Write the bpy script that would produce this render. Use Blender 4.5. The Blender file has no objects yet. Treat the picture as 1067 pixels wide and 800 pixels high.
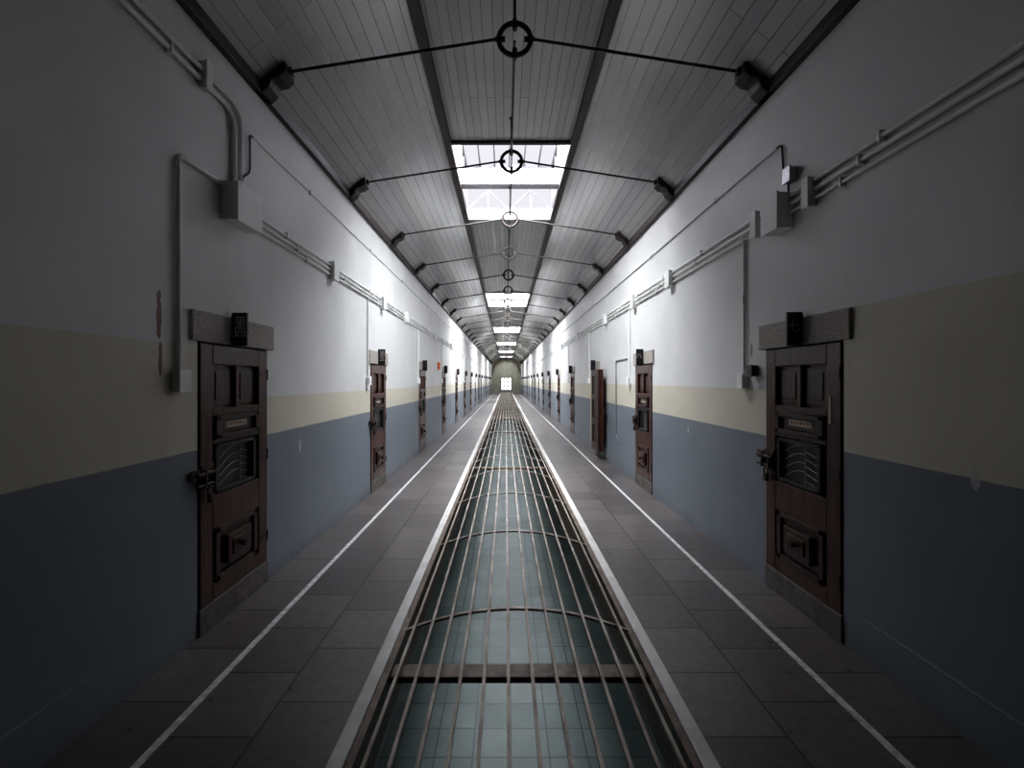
import bpy, bmesh, math
from mathutils import Vector, Matrix
D=bpy.data; C=bpy.context; COL=C.scene.collection
XW=1.99; EYE=1.6; YE=62.5; YS=-1.4; ZC=4.8; XB=0.84; ZW=3.87
SP=3.66; NDOOR=16
# ---------------------------------------------------------------- materials
def newmat(name):
    m=D.materials.new(name); m.use_nodes=True
    nt=m.node_tree; b=nt.nodes['Principled BSDF']
    return m,nt,b
def math_(nt,op,a,b=None,c=None):
    n=nt.nodes.new('ShaderNodeMath'); n.operation=op
    for i,v in enumerate((a,b,c)):
        if v is None: continue
        if isinstance(v,(int,float)): n.inputs[i].default_value=v
        else: nt.links.new(v,n.inputs[i])
    return n.outputs[0]
def mixc(nt,f,a,b,mode='MIX'):
    n=nt.nodes.new('ShaderNodeMix'); n.data_type='RGBA'; n.blend_type=mode
    for k,v in ((0,f),(6,a),(7,b)):
        if isinstance(v,(int,float)): n.inputs[k].default_value=v
        elif isinstance(v,tuple): n.inputs[k].default_value=(*v,1)
        else: nt.links.new(v,n.inputs[k])
    return n.outputs[2]
def noise(nt,vec,scale,detail=4,rough=.55):
    n=nt.nodes.new('ShaderNodeTexNoise'); n.inputs['Scale'].default_value=scale
    n.inputs['Detail'].default_value=detail; n.inputs['Roughness'].default_value=rough
    if vec is not None: nt.links.new(vec,n.inputs['Vector'])
    return n.outputs[0]
def maprange(nt,v,a,b,c,d):
    n=nt.nodes.new('ShaderNodeMapRange')
    nt.links.new(v,n.inputs[0])
    for i,x in enumerate((a,b,c,d)): n.inputs[i+1].default_value=x
    return n.outputs[0]
def bump(nt,b,h,strength,dist=0.01):
    n=nt.nodes.new('ShaderNodeBump'); n.inputs['Strength'].default_value=strength
    n.inputs['Distance'].default_value=dist
    nt.links.new(h,n.inputs['Height']); nt.links.new(n.outputs[0],b.inputs['Normal'])
def simple(name,c1,c2,rough=.5,scale=8,metal=0,stretch=(1,1,1),bs=.2,world=False,spec=.5):
    m,nt,b=newmat(name)
    if world:
        g=nt.nodes.new('ShaderNodeNewGeometry'); src=g.outputs['Position']
    else:
        g=nt.nodes.new('ShaderNodeTexCoord'); src=g.outputs['Object']
    mp=nt.nodes.new('ShaderNodeMapping'); mp.inputs['Scale'].default_value=stretch
    nt.links.new(src,mp.inputs[0])
    n=noise(nt,mp.outputs[0],scale,6)
    f=maprange(nt,n,.35,.65,0,1)
    nt.links.new(mixc(nt,f,c1,c2),b.inputs['Base Color'])
    b.inputs['Roughness'].default_value=rough; b.inputs['Metallic'].default_value=metal
    b.inputs['Specular IOR Level'].default_value=spec
    if bs: bump(nt,b,n,bs,.005)
    return m
def wallmat(name,ztop_near,ztop_far,xs):
    m,nt,b=newmat(name)
    g=nt.nodes.new('ShaderNodeNewGeometry'); P=g.outputs['Position']
    s=nt.nodes.new('ShaderNodeSeparateXYZ'); nt.links.new(P,s.inputs[0])
    Y,Z=s.outputs[1],s.outputs[2]
    wob=math_(nt,'MULTIPLY',math_(nt,'SUBTRACT',noise(nt,P,6,3),.5),.012)
    Zw=math_(nt,'ADD',Z,wob)
    isnear=math_(nt,'LESS_THAN',Y,3.2)
    top=math_(nt,'ADD',math_(nt,'MULTIPLY',isnear,ztop_near-ztop_far),ztop_far)
    big=maprange(nt,noise(nt,P,1.3,5,.6),.3,.7,0,1)
    fine=noise(nt,P,30,4)
    white=mixc(nt,big,(.65,.652,.655),(.73,.732,.735))
    cream=mixc(nt,big,(.58,.55,.46),(.66,.625,.53))
    blue=mixc(nt,big,(.185,.21,.245),(.22,.245,.28))
    c=mixc(nt,math_(nt,'LESS_THAN',Zw,top),white,cream)
    c=mixc(nt,math_(nt,'LESS_THAN',Zw,1.17),c,blue)
    st=nt.nodes.new('ShaderNodeMapping'); st.inputs['Scale'].default_value=(1,1.2,5); nt.links.new(P,st.inputs[0])
    ch=maprange(nt,noise(nt,st.outputs[0],2.3,8,.7),.70,.72,0,1)
    ch=math_(nt,'MULTIPLY',ch,math_(nt,'LESS_THAN',Z,1.1))
    c=mixc(nt,math_(nt,'MULTIPLY',ch,.5),c,(.42,.43,.46))
    def blob(y,z,ry,rz,col,c,f=.8,na=2.0):
        a=math_(nt,'DIVIDE',math_(nt,'SUBTRACT',Y,y),ry); d=math_(nt,'DIVIDE',math_(nt,'SUBTRACT',Z,z),rz)
        r=math_(nt,'ADD',math_(nt,'MULTIPLY',a,a),math_(nt,'MULTIPLY',d,d))
        r=math_(nt,'ADD',r,math_(nt,'MULTIPLY',math_(nt,'SUBTRACT',noise(nt,P,18,4),.5),na))
        return mixc(nt,math_(nt,'MULTIPLY',math_(nt,'LESS_THAN',r,1.0),f),c,col)
    for q in xs: c=blob(*q[:5],c,*q[5:])
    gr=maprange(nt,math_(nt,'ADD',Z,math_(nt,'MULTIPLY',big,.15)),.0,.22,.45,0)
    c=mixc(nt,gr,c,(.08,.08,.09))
    nt.links.new(c,b.inputs['Base Color'])
    b.inputs['Roughness'].default_value=.5
    h=math_(nt,'ADD',fine,math_(nt,'MULTIPLY',noise(nt,P,5,3),2.0))
    bump(nt,b,h,.12,.01)
    return m
rust=(.12,.04,.016); plas=(.50,.50,.50)
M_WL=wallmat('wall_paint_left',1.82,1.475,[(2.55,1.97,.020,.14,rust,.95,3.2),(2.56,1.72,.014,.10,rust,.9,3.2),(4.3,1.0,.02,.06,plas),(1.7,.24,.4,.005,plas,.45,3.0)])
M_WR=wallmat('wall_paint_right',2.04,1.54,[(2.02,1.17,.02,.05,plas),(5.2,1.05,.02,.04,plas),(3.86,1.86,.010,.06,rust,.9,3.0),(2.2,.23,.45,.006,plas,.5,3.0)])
def brickmat(name,c1,c2,mort,bw,rh,ms,rough,offs=.5,bs=.4,nscale=7,namt=.35,spec=.5,msm=.1,nb=.3,bias=0,rvar=.06):
    m,nt,b=newmat(name)
    g=nt.nodes.new('ShaderNodeNewGeometry'); P=g.outputs['Position']
    s=nt.nodes.new('ShaderNodeSeparateXYZ'); nt.links.new(P,s.inputs[0])
    cb=nt.nodes.new('ShaderNodeCombineXYZ')
    nt.links.new(s.outputs[1],cb.inputs[0]); nt.links.new(math_(nt,'ADD',s.outputs[0],40*rh),cb.inputs[1])
    br=nt.nodes.new('ShaderNodeTexBrick'); nt.links.new(cb.outputs[0],br.inputs['Vector'])
    br.offset=offs; br.inputs['Scale'].default_value=1; br.inputs['Bias'].default_value=bias
    br.inputs['Color1'].default_value=(*c1,1); br.inputs['Color2'].default_value=(*c2,1)
    br.inputs['Mortar'].default_value=(*mort,1)
    br.inputs['Mortar Size'].default_value=ms; br.inputs['Mortar Smooth'].default_value=msm
    br.inputs['Brick Width'].default_value=bw; br.inputs['Row Height'].default_value=rh
    n=noise(nt,P,nscale,7,.6)
    f=maprange(nt,n,.3,.7,1-namt,1+namt*.4)
    cc=nt.nodes.new('ShaderNodeVectorMath'); cc.operation='SCALE'
    nt.links.new(br.outputs[0],cc.inputs[0]); nt.links.new(f,cc.inputs['Scale'])
    nt.links.new(cc.outputs[0],b.inputs['Base Color'])
    if rvar: nt.links.new(maprange(nt,n,.3,.7,rough-rvar,rough+rvar),b.inputs['Roughness'])
    else: b.inputs['Roughness'].default_value=rough
    b.inputs['Specular IOR Level'].default_value=spec
    h=math_(nt,'SUBTRACT',math_(nt,'MULTIPLY',n,nb),br.outputs[1])
    bump(nt,b,h,bs,.006)
    return m
M_FLOOR=brickmat('floor_slabs',(.098,.087,.087),(.150,.134,.134),(.035,.031,.031),.46,.4,.0065,.33,nscale=14,namt=.3)
M_LOW=brickmat('lower_floor_tiles',(.10,.135,.138),(.145,.178,.178),(.05,.07,.072),.5,.5,.012,.42,offs=0,namt=.2,nscale=1.8,nb=0,rvar=.0)
M_CEIL=brickmat('painted_ceiling_boards',(.44,.44,.44),(.52,.52,.515),(.19,.185,.18),5.2,.095,.003,.17,offs=.37,bs=.6,nscale=1.0,namt=.08,nb=.0,spec=1.0,rvar=.0)
M_WHITE=simple('white_painted_metal',(.86,.87,.86),(.9,.9,.89),.5,6,bs=.02)
M_LINE=simple('worn_white_line',(.42,.42,.42),(.74,.74,.74),.6,25,world=True,bs=.1)
M_CURB=simple('worn_white_curb',(.55,.545,.54),(.69,.685,.68),.55,6,world=True,bs=.15)
M_IRON=simple('dark_iron',(.02,.017,.016),(.05,.04,.036),.5,20,.4)
M_LOCK=simple('rusty_lock_iron',(.035,.022,.016),(.09,.06,.042),.5,30,.3)
M_BEAM=simple('dark_brown_beam',(.03,.022,.02),(.06,.044,.04),.5,3,stretch=(6,1,6),world=True)
M_RUST=simple('rusty_painted_iron',(.10,.070,.053),(.20,.155,.125),.5,14,.1,world=True)
M_BAR=simple('worn_beige_bar',(.22,.165,.13),(.48,.43,.38),.4,5,.1,world=True)
M_HOOP=simple('worn_beige_hoop',(.24,.19,.16),(.50,.45,.41),.4,9,.1,world=True)
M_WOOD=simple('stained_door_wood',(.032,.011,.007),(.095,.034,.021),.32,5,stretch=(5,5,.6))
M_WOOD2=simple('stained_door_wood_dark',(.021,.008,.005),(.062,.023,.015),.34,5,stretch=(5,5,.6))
M_INNER=simple('bare_door_back',(.02,.009,.007),(.045,.02,.014),.5,5,stretch=(5,5,.6))
M_BEIGE=simple('beige_frame_wood',(.50,.40,.29),(.60,.50,.38),.5,5,stretch=(5,5,.6))
M_STONE=simple('granite',(.30,.275,.25),(.50,.465,.43),.7,60,bs=.3,world=True)
M_SILL=simple('worn_grey_brown_stone',(.10,.09,.082),(.17,.155,.145),.65,12,bs=.3,world=True)
M_BLACK=simple('black_lacquer',(.010,.010,.012),(.02,.02,.022),.35,10,bs=0)
M_PAPER=simple('aged_paper',(.42,.38,.31),(.52,.47,.40),.7,10,bs=0)
M_REDINK=simple('faded_red_ink',(.28,.10,.08),(.34,.13,.10),.7,10,bs=0)
M_TEXT=simple('white_ink',(.60,.60,.60),(.70,.70,.70),.6,10,bs=0)
M_STEEL=simple('steel_wire',(.30,.30,.31),(.45,.45,.46),.35,20,.7,bs=0)
M_ORANGE=simple('orange_plastic',(.75,.14,.03),(.8,.17,.04),.5,10,bs=0)
M_ENDW=simple('olive_cream_wall',(.27,.27,.215),(.33,.33,.265),.6,2,world=True)
M_ABSORB=simple('dark_back_wall',(.02,.02,.02),(.03,.03,.03),.7,2,world=True)
M_LWALL=simple('lower_wall_paint',(.06,.085,.087),(.09,.115,.117),.5,2,world=True)
M_FRAME=simple('grey_lantern_timber',(.16,.155,.17),(.22,.215,.23),.7,6,world=True,spec=.2)
M_CROSS=simple('lilac_grey_crossbeam',(.56,.54,.60),(.66,.64,.70),.6,6,world=True)
m,nt,b=newmat('daylit_glass'); b.inputs['Base Color'].default_value=(.9,.92,.9,1)
b.inputs['Emission Color'].default_value=(.93,1,.96,1); b.inputs['Emission Strength'].default_value=1.6; M_GLOW=m
# ---------------------------------------------------------------- geometry helpers
def abox(bm,x0,x1,y0,y1,z0,z1):
    v=[bm.verts.new(p) for p in ((x0,y0,z0),(x1,y0,z0),(x1,y1,z0),(x0,y1,z0),(x0,y0,z1),(x1,y0,z1),(x1,y1,z1),(x0,y1,z1))]
    for f in ((0,3,2,1),(4,5,6,7),(0,1,5,4),(1,2,6,5),(2,3,7,6),(3,0,4,7)): bm.faces.new([v[i] for i in f])
def acyl(bm,p,q,r,seg=12,r2=None):
    p=Vector(p);q=Vector(q);d=q-p;L=d.length
    mt=Matrix.Translation((p+q)/2)@d.to_track_quat('Z','Y').to_matrix().to_4x4()
    bmesh.ops.create_cone(bm,cap_ends=True,segments=seg,radius1=r,radius2=r if r2 is None else r2,depth=L,matrix=mt)
def atorus(bm,c,R,r,axis='Y',seg=28,sr=8,a0=0,a1=2*math.pi):
    full=abs(a1-a0-2*math.pi)<1e-4; n=seg if full else seg+1; rings=[]
    for i in range(n):
        a=a0+(a1-a0)*i/seg; ring=[]
        for j in range(sr):
            t=2*math.pi*j/sr; rr=R+r*math.cos(t); h=r*math.sin(t)
            u,w=rr*math.cos(a),rr*math.sin(a)
            p={'Y':(u,h,w),'X':(h,u,w),'Z':(u,w,h)}[axis]
            ring.append(bm.verts.new(Vector(c)+Vector(p)))
        rings.append(ring)
    for i in range(n if full else n-1):
        A=rings[i];B=rings[(i+1)%n]
        for j in range(sr): bm.faces.new((A[j],A[(j+1)%sr],B[(j+1)%sr],B[j]))
def aprism(bm,pts,y0,y1):
    a=[bm.verts.new((x,y0,z)) for x,z in pts]; b_=[bm.verts.new((x,y1,z)) for x,z in pts]
    bm.faces.new(a); bm.faces.new(b_[::-1]); n=len(pts)
    for i in range(n): bm.faces.new((a[i],b_[i],b_[(i+1)%n],a[(i+1)%n]))
def finish(bm,name,mat,parent=None,bevel=0,smooth=False,loc=None):
    bmesh.ops.recalc_face_normals(bm,faces=bm.faces)
    me=D.meshes.new(name); bm.to_mesh(me); bm.free()
    me.materials.append(mat)
    if smooth:
        for p in me.polygons: p.use_smooth=True
        try: me.set_sharp_from_angle(angle=math.radians(40))
        except Exception: pass
    o=D.objects.new(name,me); COL.objects.link(o)
    if parent: o.parent=parent
    if loc: o.location=loc
    if bevel:
        md=o.modifiers.new('bev','BEVEL'); md.width=bevel; md.segments=2; md.limit_method='ANGLE'
    return o
def boxes(name,mat,lst,parent=None,bevel=0):
    bm=bmesh.new()
    for q in lst: abox(bm,*q)
    return finish(bm,name,mat,parent,bevel)
def tag(o,label,cat,group=None,kind=None):
    o['label']=label; o['category']=cat
    if group: o['group']=group
    if kind: o['kind']=kind
def empty(name,loc=(0,0,0)):
    o=D.objects.new(name,None); o.empty_display_size=.1; o.location=loc; COL.objects.link(o); return o
def tube(name,pts,r,mat,parent=None,fillet=.06):
    P=[Vector(p) for p in pts]; out=[P[0]]
    for i in range(1,len(P)-1):
        a=(P[i-1]-P[i]); c=(P[i+1]-P[i]); f=min(fillet,a.length*.45,c.length*.45)
        s=P[i]+a.normalized()*f; e=P[i]+c.normalized()*f
        for k in range(7):
            t=k/6; out.append(s*(1-t)**2+P[i]*2*t*(1-t)+e*t*t)
    out.append(P[-1])
    cu=D.curves.new('tmp','CURVE'); cu.dimensions='3D'; cu.bevel_depth=r; cu.bevel_resolution=3; cu.use_fill_caps=True
    sp=cu.splines.new('POLY'); sp.points.add(len(out)-1)
    for i,p in enumerate(out): sp.points[i].co=(*p,1)
    to=D.objects.new('tmp',cu); COL.objects.link(to)
    C.view_layer.update()
    me=D.meshes.new_from_object(to.evaluated_get(C.evaluated_depsgraph_get()))
    D.objects.remove(to); D.curves.remove(cu)
    me.name=name; me.materials.clear(); me.materials.append(mat)
    for p in me.polygons: p.use_smooth=True
    o=D.objects.new(name,me); COL.objects.link(o)
    if parent: o.parent=parent
    return o
def textobj(s,size,mat,parent,loc,rot):
    cu=D.curves.new('tmp','FONT'); cu.body=s; cu.size=size; cu.align_x='CENTER'; cu.align_y='CENTER'; cu.extrude=.001
    cu.space_line=.85
    to=D.objects.new('tmp',cu); COL.objects.link(to); C.view_layer.update()
    me=D.meshes.new_from_object(to.evaluated_get(C.evaluated_depsgraph_get()))
    D.objects.remove(to); D.curves.remove(cu)
    me.materials.clear(); me.materials.append(mat)
    o=D.objects.new('lettering',me); COL.objects.link(o); o.parent=parent; o.location=loc; o.rotation_euler=rot
    return o
def copy_thing(root,parts,loc,rotz=0,keep=None):
    r=root.copy(); COL.objects.link(r); r.location=loc; r.rotation_euler=(0,0,rotz)
    for p in parts:
        if keep and p.name.split('.')[0] not in keep: continue
        c=p.copy(); c.parent=r; COL.objects.link(c)
    return r
# ---------------------------------------------------------------- shell
DY0=2.88; DW=.81; DZ0=.17; DZ1=1.84
LEFT0=2.88; RIGHT0=2.82
def mkwall(side):
    s=-1 if side=='left' else 1
    y0=LEFT0 if s<0 else RIGHT0
    def xx(a,b): return (min(s*a,s*b),max(s*a,s*b))
    L=[]; cur=YS
    a,b_=xx(XW,XW+.45)
    for i in range(NDOOR):
        d0=y0+i*SP-.012; d1=d0+DW+.024
        L.append((a,b_,cur,d0,-.35,ZW)); L.append((a,b_,d0,d1,DZ1+.01,ZW)); L.append((a,b_,d0,d1,-.35,.0)); cur=d1
    L.append((a,b_,cur,YE,-.35,ZW))
    a,b_=xx(XW+.45,XW+.5); L.append((a,b_,YS,YE,-.35,ZW))
    o=boxes('wall_'+side,M_WL if s<0 else M_WR,L)
    tag(o,'long plaster wall painted white, cream and slate blue in bands','wall',kind='structure')
mkwall('left'); mkwall('right')
o=boxes('floor',M_FLOOR,[(-XW,-.73,YS,YE,-.35,0),(.73,XW,YS,YE,-.35,0)])
tag(o,'dark grey stone slab walkways on both sides of the opening','floor',kind='structure')
o=boxes('floor.001',M_LOW,[(-XW-.5,XW+.5,YS,YE,-3.5,-3.3)])
tag(o,'teal grey square tiled floor of the storey below','floor',kind='structure')
for s,n in((-1,'lower_left'),(1,'lower_right')):
    o=boxes('wall_'+n,M_LWALL,[(min(s*XW,s*(XW+.2)),max(s*XW,s*(XW+.2)),YS,YE,-3.3,-.35)])
    tag(o,'dim green grey wall of the storey below','wall',kind='structure')
o=boxes('wall_back',M_ABSORB,[(-XW-.5,XW+.5,YS-.2,YS,-3.5,5.2)]); tag(o,'plain wall closing the corridor','wall',kind='structure')  # unseen black closure added to soak up bounce light near the camera
o=boxes('wall_end',M_ENDW,[(-XW-.5,-.7,YE,YE+.3,-3.5,5),(.7,XW+.5,YE,YE+.3,-3.5,5),(-.7,.7,YE,YE+.3,2.05,5),(-.7,.7,YE,YE+.3,-3.5,.35)])
tag(o,'olive cream end wall with a tall glazed doorway','wall',kind='structure')
o=boxes('window_1',M_GLOW,[(-.7,.7,YE+.2,YE+.25,.35,2.05)]); tag(o,'bright daylit glazed doorway at the corridor end','window',kind='structure')
bm=bmesh.new()
for x in(-.7,-.25,.25,.7): abox(bm,x-.04,x+.04,YE-.05,YE+.15,.3,2.1)
for z in(.38,.95,1.5,2.07): abox(bm,-.74,.74,YE-.04,YE+.14,z-.04,z+.04)
o=finish(bm,'trim_1',M_BEAM); tag(o,'dark glazing bars of the end doorway','trim',kind='structure')
bm=bmesh.new(); atorus(bm,(0,YE-.3,2.75),1.80,.13,'Y',40,8,0,math.pi)
o=finish(bm,'trim_2',M_RUST,smooth=True); tag(o,'brown arch framing the corridor end','arch',kind='structure')
# ceiling
SK=[(6.17+10.5*i,9.09+10.5*i) for i in range(6)]  # the last skylight is added to lighten the corridor end
bm=bmesh.new()
for s in(-1,1):
    t=.08
    aprism(bm,[(s*(XW+.5),ZW),(s*XW,ZW),(s*XB,ZC),(s*XB,ZC+t),(s*(XW+.5),ZW+t)],YS,YE)
cur=YS
for a,b_ in SK+[(YE,None)]:
    abox(bm,-XB,XB,cur,a,ZC,ZC+.08); cur=b_
o=finish(bm,'ceiling',M_CEIL); tag(o,'glossy white painted board ceiling with sloping sides and skylights','ceiling',kind='structure')
# beams
k=3
for s in(-1,1):
    for lst,lab in (([(s*XB-.045,s*XB+.045,YS,YE,ZC-.06,ZC+.02)],'dark brown longitudinal ceiling beam'),
                    ([(min(s*XW,s*(XW-.05)),max(s*XW,s*(XW-.05)),YS,YE,ZW-.06,ZW+.03)],'dark brown wall plate below the ceiling'),
                    ):
        o=boxes('trim_%d'%k,M_BEAM,lst,bevel=.004); tag(o,lab,'beam',kind='structure'); k+=1
    o=boxes('trim_%d'%k,M_LINE,[(s*1.605-.018,s*1.605+.018,YS,YE-.5,0,.004)]); tag(o,'worn white line painted along the slab walkway','floor line',kind='structure'); k+=1
    o=boxes('trim_%d'%k,M_CURB,[(min(s*.80,s*.73),max(s*.80,s*.73),YS,YE,-.02,.045)],bevel=.008); tag(o,'worn white curb along the grated opening','curb',kind='structure'); k+=1
    o=boxes('trim_%d'%k,M_RUST,[(min(s*.73,s*.695),max(s*.73,s*.695),YS,YE,.0,.03),(min(s*.73,s*.72),max(s*.73,s*.72),YS,YE,-.30,.0)]); tag(o,'rusty angle iron lining the opening','edge iron',kind='structure'); k+=1
for i,(a,b_) in enumerate(SK):
    o=boxes('trim_%d'%k,M_BEAM,[(-XB,XB,a-.05,a,ZC-.04,ZC+.1)]); tag(o,'dark cross trim at a skylight end','trim',kind='structure'); k+=1
    H=1.0
    bm=bmesh.new(); x=XB+.02; Z0=ZC+.08
    for yy in (a-.04,b_+.04):
        for xx_ in(-x,x): abox(bm,xx_-.04,xx_+.04,yy-.04,yy+.04,Z0,Z0+H)
        abox(bm,-x,x,yy-.03,yy+.03,Z0,Z0+.1); abox(bm,-x,x,yy-.03,yy+.03,Z0+H-.08,Z0+H)
    yy=b_+.04
    for u,v in(((-x,Z0+.1),(0,Z0+.85)),((x,Z0+.1),(0,Z0+.85)),((-x*.5,Z0+.1),(-x*.5,Z0+.5)),((x*.5,Z0+.1),(x*.5,Z0+.5)),((-x*.5,Z0+.5),(0,Z0+.1)),((x*.5,Z0+.5),(0,Z0+.1))):
        acyl(bm,(u[0],yy,u[1]),(v[0],yy,v[1]),.020,4)
    for s in(-1,1):
        abox(bm,s*x-.03,s*x+.03,a,b_,Z0,Z0+.2); abox(bm,s*x-.03,s*x+.03,a,b_,Z0+H-.08,Z0+H)
        for j in range(1,6):
            yy=a+(b_-a)*j/6; abox(bm,s*x-.02,s*x+.02,yy-.02,yy+.02,Z0,Z0+H)
    for j in range(1,6):
        xx_=-x+2*x*j/6; abox(bm,xx_-.012,xx_+.012,a,b_,Z0+H-.05,Z0+H)
    yt=a+1.43
    abox(bm,-x,x,yt-.03,yt+.03,Z0+H-.1,Z0+H-.02)
    o=finish(bm,'window_%d'%(i+2),M_FRAME); tag(o,'timber framed skylight lantern letting in daylight','skylight',kind='structure')
    o=boxes('trim_%d'%k,M_CROSS,[(-x,x,yt-.10,yt+.10,Z0-.07,Z0+.18),(-XB,XB,b_-.06,b_,ZC-.03,ZC+.18)]); tag(o,'lilac grey crossbeam and sill of a skylight','beam',kind='structure'); k+=1
# ---------------------------------------------------------------- tie rods
root=empty('ceiling_tie',(0,3.6,0)); parts=[]
ZR=EYE+2.67
bm=bmesh.new(); atorus(bm,(0,0,ZR),.125,.02,'Y',36,10)
for a in range(4):
    ca,sa=math.cos(a*math.pi/2),math.sin(a*math.pi/2)
    acyl(bm,(ca*.075,0,ZR+sa*.075),(ca*.11,0,ZR+sa*.11),.022,6)
    acyl(bm,(ca*.135,0,ZR+sa*.135),(ca*.155,0,ZR+sa*.155),.02,6)
parts.append(finish(bm,'ring',M_IRON,root,smooth=True))
for s in(-1,1):
    bm=bmesh.new(); acyl(bm,(s*.14,0,ZR),(s*1.80,0,4.01),.0115,8)
    parts.append(finish(bm,'tie_rod',M_IRON,root,smooth=True))
    bm=bmesh.new()
    pts=[(1.985,3.81),(1.985,3.87),(1.80,4.02),(1.77,4.05),(1.755,4.04),(1.755,3.97),(1.80,3.93),(1.86,3.915),(1.88,3.86),(1.93,3.81)]
    aprism(bm,[(s*px,pz) for px,pz in pts],-.08,.08)
    acyl(bm,(s*1.80,0,4.008),(s*1.735,0,4.022),.032,12)
    parts.append(finish(bm,'bracket',M_IRON,root,bevel=.006))
bm=bmesh.new(); acyl(bm,(0,0,ZR+.14),(0,0,ZC),.012,8); acyl(bm,(0,0,ZC-.02),(0,0,ZC),.025,8)
parts.append(finish(bm,'hanger_rod',M_IRON,root,smooth=True))
bm=bmesh.new(); acyl(bm,(0,.02,ZR-.0),(0,1.98,ZR-.0),.009,8)
parts.append(finish(bm,'linking_rod',M_IRON,root,smooth=True))
tag(root,'dark iron tie rods with central ring and wall brackets','tie rod','iron ties under the ceiling')
for i in range(1,29):
    copy_thing(root,parts,(0,3.6+2*i,0))
# ---------------------------------------------------------------- floor grille
g=empty('floor_grille'); tag(g,'arched iron grille of long beige bars over the opening','floor grating')
RISE=.14
def arch(x): return .045+RISE*(1-(x/.70)**2)
NB=12; 
for i in range(NB):
    x=-.635+1.27*i/(NB-1); z=arch(x)
    boxes('bar',M_BAR,[(x-.008,x+.008,YS,YE-1,z-.006,z+.012)],g)
hm=None; y=1.4
while y<YE-1:
    if hm is None:
        bm=bmesh.new(); n=16; prev=None
        for j in range(n+1):
            x=-.70+1.4*j/n; z=arch(x)-.02
            r=[bm.verts.new(p) for p in((x,-.014,z-.002),(x,.014,z-.002),(x,.014,z+.012),(x,-.014,z+.012))]
            if prev:
                for q in range(4): bm.faces.new((prev[q],prev[(q+1)%4],r[(q+1)%4],r[q]))
            else: bm.faces.new(r)
            prev=r
        bm.faces.new(prev)
        hm=finish(bm,'hoop',M_HOOP,g); hm.location=(0,y,0)
    else:
        c=hm.copy(); COL.objects.link(c); c.location=(0,y,0)
    y+=1.5
first=None; y=2.55
while y<YE-1:
    if first is None:
        first=boxes('support_beam',M_RUST,[(-.715,.715,-.06,.06,-.035,-.0)],bevel=.006); first.location=(0,y,0)
        tag(first,'rusty iron joist spanning below the grille','beam','joists under the grille')
    else:
        c=first.copy(); COL.objects.link(c); c.location=(0,y,0)
    y+=6
# ---------------------------------------------------------------- doors
dr=empty('door_proto'); dp=[]
H=DZ1-DZ0
dp.append(boxes('leaf',M_WOOD,[(-.05,-.01,0,DW,0,H),
  (-.05,.03,0,.125,0,H),(-.05,.03,.685,DW,0,H),(-.05,.03,.125,.685,0,.11),(-.05,.03,.125,.685,.46,.68),
  (-.05,.03,.125,.685,1.02,1.05),(-.05,.03,.125,.685,1.20,1.25),(-.05,.03,.125,.685,1.54,H),(-.05,.028,.385,.425,1.25,1.54)],dr,.006))
for u in(.155,.44):
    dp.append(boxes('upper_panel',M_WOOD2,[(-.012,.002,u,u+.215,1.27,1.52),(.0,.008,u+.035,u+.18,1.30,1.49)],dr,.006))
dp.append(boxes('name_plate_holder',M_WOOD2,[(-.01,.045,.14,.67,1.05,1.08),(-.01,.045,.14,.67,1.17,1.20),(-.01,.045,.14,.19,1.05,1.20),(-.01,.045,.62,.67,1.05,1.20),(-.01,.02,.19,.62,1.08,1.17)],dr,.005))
p=boxes('paper_label',M_PAPER,[(.02,.023,.28,.53,1.11,1.155)],dr); p['label']='aged paper name label with faded red marks'; dp.append(p)
p=boxes('paper_label_mark',M_REDINK,[(.0225,.024,.305+.036*j,.305+.036*j+.014,1.123,1.143) for j in range(6)],dr); dp.append(p)
dp.append(boxes('viewing_hatch',M_BLACK,[(-.012,.0,.125,.685,.68,1.02),(-.01,.035,.15,.185,.69,1.01),(-.01,.035,.60,.635,.69,1.01),(-.01,.035,.15,.635,.69,.715),(-.01,.035,.15,.635,.985,1.01)],dr,.004))
bm=bmesh.new()
for j in range(4):
    z0=.73+.06*j
    pr=None
    for t in range(9):
        a=t/8; u=.22+.22*a; z=z0+.10*math.sin(a*math.pi*.5)-.03*a
        q=Vector((.012,u,min(z,.98)))
        if pr is not None: acyl(bm,pr,q,.0028,6)
        pr=q
for j in range(5): acyl(bm,(.012,.46,.74+.05*j),(.012,.585,.71+.05*j),.0025,6)
acyl(bm,(.014,.455,.71),(.014,.455,.98),.003,6)
p=finish(bm,'wire_grille',M_STEEL,dr); p['label']='bent steel wires'; dp.append(p)
dp.append(boxes('food_hatch',M_WOOD2,[(-.01,.035,.15,.66,.10,.145),(-.01,.035,.15,.66,.42,.46),(-.01,.035,.15,.20,.10,.46),(-.01,.035,.61,.66,.10,.46),(-.01,.015,.20,.61,.145,.42),(.0,.05,.26,.55,.19,.38),(.03,.06,.31,.50,.23,.34)],dr,.006))
bm=bmesh.new(); acyl(bm,(.05,.405,.285),(.085,.405,.285),.016,12); acyl(bm,(.08,.405,.285),(.095,.405,.285),.026,12)
dp.append(finish(bm,'hatch_knob',M_IRON,dr,smooth=True))
bm=bmesh.new(); zc=.82
abox(bm,.03,.042,.0,.12,zc-.08,zc+.08)
acyl(bm,(.058,-.07,zc+.03),(.058,.13,zc+.03),.013,12)
acyl(bm,(.058,-.07,zc-.04),(.058,.09,zc-.04),.010,12)
abox(bm,.04,.072,-.005,.012,zc-.06,zc+.05); abox(bm,.04,.072,.088,.105,zc-.06,zc+.05)
atorus(bm,(.062,.055,zc-.085),.028,.006,'X',20,8)
abox(bm,.048,.075,.036,.074,zc-.16,zc-.105)
dp.append(finish(bm,'bolt_lock',M_LOCK,dr,bevel=.003))
bm=bmesh.new(); 
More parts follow.
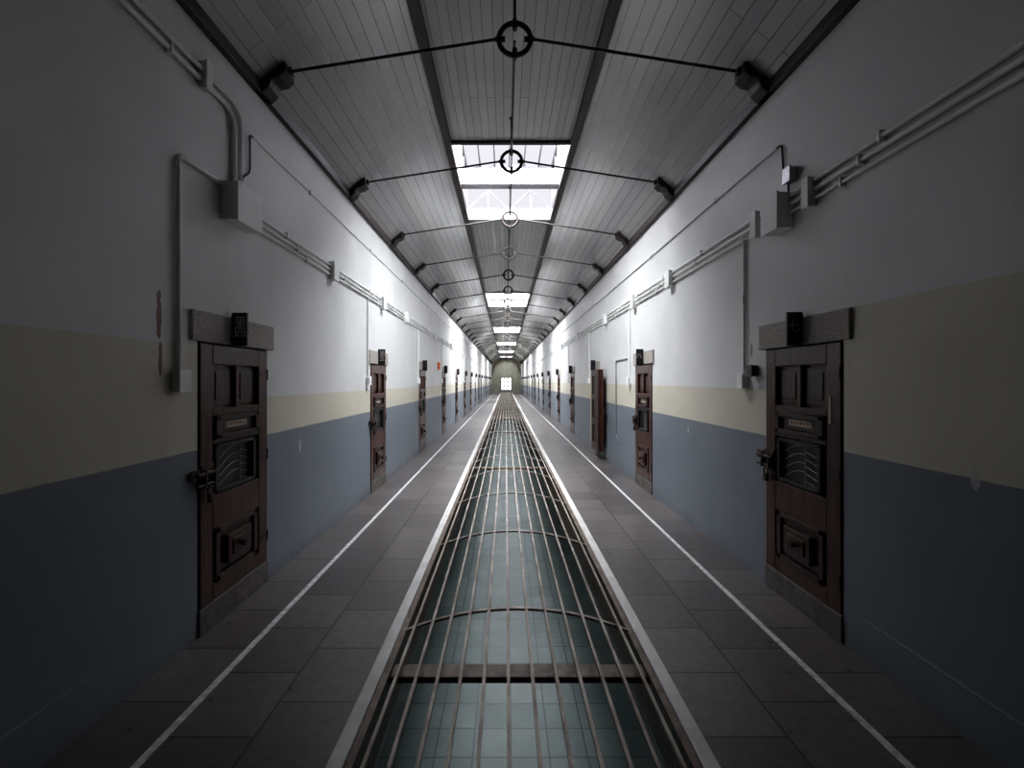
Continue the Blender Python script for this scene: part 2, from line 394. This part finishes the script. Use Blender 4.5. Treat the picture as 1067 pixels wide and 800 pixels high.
for z in(.2,.85,1.48):
    acyl(bm,(.03,DW-.006,z-.04),(.03,DW-.006,z+.04),.008,10); abox(bm,.028,.033,DW-.10,DW-.01,z-.02,z+.02)
dp.append(finish(bm,'hinge',M_WOOD2,dr))
bm=bmesh.new(); abox(bm,.03,.045,-.10,-.02,zc-.0,zc+.06)
dp.append(finish(bm,'strike_plate',M_LOCK,dr,bevel=.003))
BACK=boxes('back_frame',M_INNER,[(-.056,-.05,.02,DW-.02,.02,H-.02),(-.08,-.05,0,.12,0,H),(-.08,-.05,DW-.12,DW,0,H),(-.08,-.05,.12,DW-.12,0,.14),(-.08,-.05,.12,DW-.12,.5,.64),(-.08,-.05,.12,DW-.12,1.04,1.16),(-.08,-.05,.12,DW-.12,H-.14,H)],bevel=.005)
n=0; kk=k
far_keep={'leaf','upper_panel','name_plate_holder','viewing_hatch','food_hatch'}
for side,y0 in((-1,LEFT0),(1,RIGHT0)):
    for i in range(NDOOR):
        n+=1; ya=y0+i*SP
        rot=0 if side<0 else math.pi
        loc=(side*(XW+.02),ya if side<0 else ya+DW,DZ0)
        op=(side>0 and i==2)
        if op:
            th=math.radians(-1.5); hp=Vector((XW-.10,ya-.03,DZ0)); dv=Vector((-math.sin(th),math.cos(th),0))
            loc=hp-dv*DW; rot=th
        r=copy_thing(dr,dp,loc,rot,None if i<6 else far_keep)
        r.name='door_%d'%n
        tag(r,'heavy dark brown panelled cell door standing open against the wall' if op else 'heavy dark brown panelled wooden cell door with iron bolt','door','cell doors','structure')
        if op: BACK.parent=r
        f=side*XW
        o=boxes('trim_%d'%kk,M_STONE,[(min(f-side*.022,f+side*.2),max(f-side*.022,f+side*.2),ya-.085,ya+DW+.085,DZ1+.01,2.04)],bevel=.006); kk+=1
        tag(o,'speckled grey granite lintel above a cell door','lintel','granite lintels','structure')
        o=boxes('trim_%d'%kk,M_SILL,[(min(f-side*.015,f+side*.3),max(f-side*.015,f+side*.3),ya-.01,ya+DW+.01,0,DZ0-.005)],bevel=.006); kk+=1
        tag(o,'worn grey brown stone sill under a cell door','sill','stone sills','structure')
        if op:
            o=boxes('trim_%d'%kk,M_BEIGE,[(XW+.0,XW+.35,ya,ya+.05,DZ0,DZ1),(XW-.03,XW+.35,ya+DW-.06,ya+DW+.08,DZ0,DZ1),(XW,XW+.35,ya,ya+DW,DZ1-.05,DZ1)]); kk+=1
            tag(o,'pale wooden frame of the open cell doorway','door frame',kind='structure')
for p in dp: D.objects.remove(p)
D.objects.remove(dr)
o=empty('paper_strip',(XW-.012,RIGHT0+.09,1.42)); tag(o,'small white paper strip stuck on the door stile','paper strip')
c=boxes('sheet',M_PAPER,[(-.002,.0,-.012,.012,-.09,.09)],o)
chars={(-1,0):'第\n四',(1,0):'七',(-1,1):'第\n五',(1,1):'八'}
for side,y0 in((-1,LEFT0),(1,RIGHT0)):
    for i in range(NDOOR):
        ys=(3.20 if side<0 else 3.17)+i*SP
        r=empty('cell_number_sign',(side*(XW-.022),ys,1.96)); 
        tag(r,'black projecting cell number plate with white characters','sign','cell number signs')
        c=-side
        boxes('plate',M_BLACK,[(min(0,c*.105),max(0,c*.105),-.010,.010,-.115,.115)],r,.003)
        bm=bmesh.new(); abox(bm,min(0,c*.03),max(0,c*.03),-.016,.016,.06,.09); abox(bm,min(0,c*.03),max(0,c*.03),-.016,.016,-.09,-.06); finish(bm,'mount',M_IRON,r)
        t=chars.get((side,i))
        if t: textobj(t,.085,M_TEXT,r,(c*.060,-.0115,0.01),(math.pi/2,0,0))
# ---------------------------------------------------------------- conduits
def clampset(root,side,z,ys,r):
    for yy in ys:
        bm=bmesh.new(); x=side*(XW-.0)
        a,b_=sorted((x,x-side*(2*r+.010)))
        abox(bm,a,b_,yy-.010,yy+.010,z-r-.016,z+r+.016)
        finish(bm,'pipe_clamp',M_WHITE,root,bevel=.003)
def conduit(label,side,pts,r,clamps=(),zc=None,fil=.07,group=None,mat=None):
    root=empty('conduit_pipe',(side*(XW-r-.004),pts[0][0],pts[0][1])); tag(root,label,'pipe',group)
    inv=-root.location
    t=tube('pipe',[(side*(XW-r-.004),y,z) for y,z in pts],r,mat or M_WHITE,root,fil); t.location=inv
    if clamps:
        n0=set(o.name for o in root.children)
        clampset(root,side,zc,clamps,r)
        for o in root.children:
            if o.name not in n0: o.location=inv
    return root
def jbox(side,y0,y1,z0,z1,d,label='white junction box on the corridor wall',mat=None,lid=True):
    x=side*XW
    r=empty('junction_box',(x,(y0+y1)/2,z0)); tag(r,label,'junction box')
    hy=(y1-y0)/2; h=z1-z0; a,b_=sorted((0,-side*d))
    boxes('body',mat or M_WHITE,[(a,b_,-hy,hy,0,h)],r,.006)
    a,b_=sorted((-side*d,-side*(d+.012)))
    boxes('cover',mat or M_WHITE,[(a,b_,-hy-.006,hy+.006,-.006,h+.006)],r,.004)
    return r
# left
conduit('thick white conduit running high and bending down to a box',-1,[(YS,3.55),(3.30,3.55),(3.30,2.95)],.016,[0,1.2,2.3,2.9],3.55,.14)
conduit('white conduit running high and bending down to a box',-1,[(YS,3.48),(3.22,3.48),(3.22,2.95)],.016,[.6,1.7,2.6],3.48,.14)
jbox(-1,3.10,3.40,2.69,2.95,.11,'large white junction box with several conduits')
jbox(-1,2.87,2.92,3.43,3.60,.05,'small white conduit fitting')
conduit('white conduit dropping vertically to a switch box',-1,[(3.1,2.92),(2.68,2.92),(2.68,1.66)],.013,[],None,.05)
jbox(-1,2.64,2.73,1.54,1.66,.045,'small white switch box below a vertical conduit')
for j,z in enumerate((2.86,2.81,2.76)):
    conduit('slim white conduit running along the corridor wall',-1,[(3.42,z),(YE-1 if j<2 else 20,z)],.011,[4.0+1.22*i+.2*j for i in range(16)],z,group='wall conduits')
conduit('thin pale cable running high along the wall',-1,[(3.48,3.44),(YE-1,3.44)],.006,[4.5+2*i for i in range(10)],3.44)
conduit('thin black cable looping down the wall',-1,[(3.50,3.44),(3.44,3.44),(3.44,3.15),(3.34,3.08),(3.34,2.95)],.006,mat=M_BLACK,fil=.05)
for y in (5.06,7.1,8.75,12.4,16,19.7): jbox(-1,y-.07,y+.07,2.71,2.90,.055)
for i in range(1,8):
    y=2.68+SP*i+.03
    conduit('slim white vertical conduit beside a cell door',-1,[(y,2.74),(y,1.66)],.012,group='vertical conduits')
    jbox(-1,y-.04,y+.04,1.55,1.66,.04,'small white switch box below a vertical conduit')
# right
for j,z in enumerate((2.93,2.87,2.81)):
    conduit('white conduit running along the corridor wall',1,[(YS,z),(YE-1 if j else 24,z)],.015 if j<2 else .012,[.2+1.15*i+.15*j for i in range(18)],z,group='wall conduits')
jbox(1,3.30,3.50,2.70,2.96,.11,'large white junction box with several conduits')
jbox(1,3.04,3.10,2.76,2.95,.06,'small white conduit fitting')
jbox(1,3.68,3.76,2.76,2.96,.06)
conduit('thin pale conduit running high along the wall',1,[(3.48,3.36),(YE-1,3.36)],.010,[4.5+2*i for i in range(10)],3.36)
conduit('thin black cable looping down the wall',1,[(3.5,3.36),(3.42,3.36),(3.40,3.15),(3.34,3.08),(3.34,2.97)],.007,mat=M_BLACK,fil=.05)
jbox(1,3.25,3.33,3.02,3.12,.05,'small grey cable clip box',M_STEEL)
for y in (5.7,7.3,9.4,13,16.7): jbox(1,y-.07,y+.07,2.76,2.96,.06)
for i in range(0,8):
    y=3.93+SP*i+.02
    conduit('slim white vertical conduit beside a cell door',1,[(y,2.79),(y,1.66)],.012,[y],2.3,group='vertical conduits')
    jbox(1,y-.04,y+.04,1.54,1.66,.045,'small white switch box below a vertical conduit')
jbox(1,3.75,3.83,1.64,1.73,.05,'small black switch box on the wall',M_BLACK)
conduit('thin grey cable looping low on the wall',1,[(7.78,1.98),(8.55,1.98),(8.55,.60),(8.35,.50)],.009,fil=.06,mat=M_STEEL)
jbox(-1,12.98,13.16,1.93,2.13,.04,'small orange notice box on the wall',M_ORANGE)
# ---------------------------------------------------------------- lights
def area(name,loc,sx,sy,power,col,rot=(0,0,0),spread=180):
    l=D.lights.new(name,'AREA'); l.shape='RECTANGLE'; l.size=sx; l.size_y=sy; l.energy=power; l.color=col; l.spread=math.radians(spread)
    o=D.objects.new(name,l); o.location=loc; o.rotation_euler=rot; COL.objects.link(o); return o
PW=[560,680,720,740,680,200]
for i,(a,b_) in enumerate(SK):
    if i==0: area('sky_light',(0,6.98,ZC+.95),1.7,1.6,PW[i],(.95,.975,1),rot=(math.radians(30),0,0),spread=165)
    else: area('sky_light',(0,(a+b_)/2,ZC+.45),1.6,2.8,PW[i],(.95,.975,1),rot=(math.radians(4),0,0),spread=178)
for i in range(3):  # unseen fill lights added under the slab to brighten the storey below
    area('lower_lamp',(1.35,10+16*i,-.45),.3,10,13,(.9,1,.98)); area('lower_lamp',(-1.35,10+16*i,-.45),.3,10,13,(.9,1,.98))
w=D.worlds.new('World'); C.scene.world=w; w.use_nodes=True
bg=w.node_tree.nodes['Background']; bg.inputs[0].default_value=(.95,.93,1,1); bg.inputs[1].default_value=.78
C.scene.view_settings.view_transform='Standard'
for lk in ('Medium High Contrast','High Contrast'):
    try: C.scene.view_settings.look=lk; break
    except Exception as e: print(e)
# ---------------------------------------------------------------- camera
cd=D.cameras.new('Camera'); cam=D.objects.new('Camera',cd); COL.objects.link(cam)
cam.location=(-.07,0,EYE); cam.rotation_euler=(math.pi/2,0,0)
cd.sensor_width=36; cd.lens=480/1067*36; cd.shift_x=6.5/1067; cd.shift_y=-3/1067; cd.clip_start=.02; cd.clip_end=300
C.scene.camera=cam
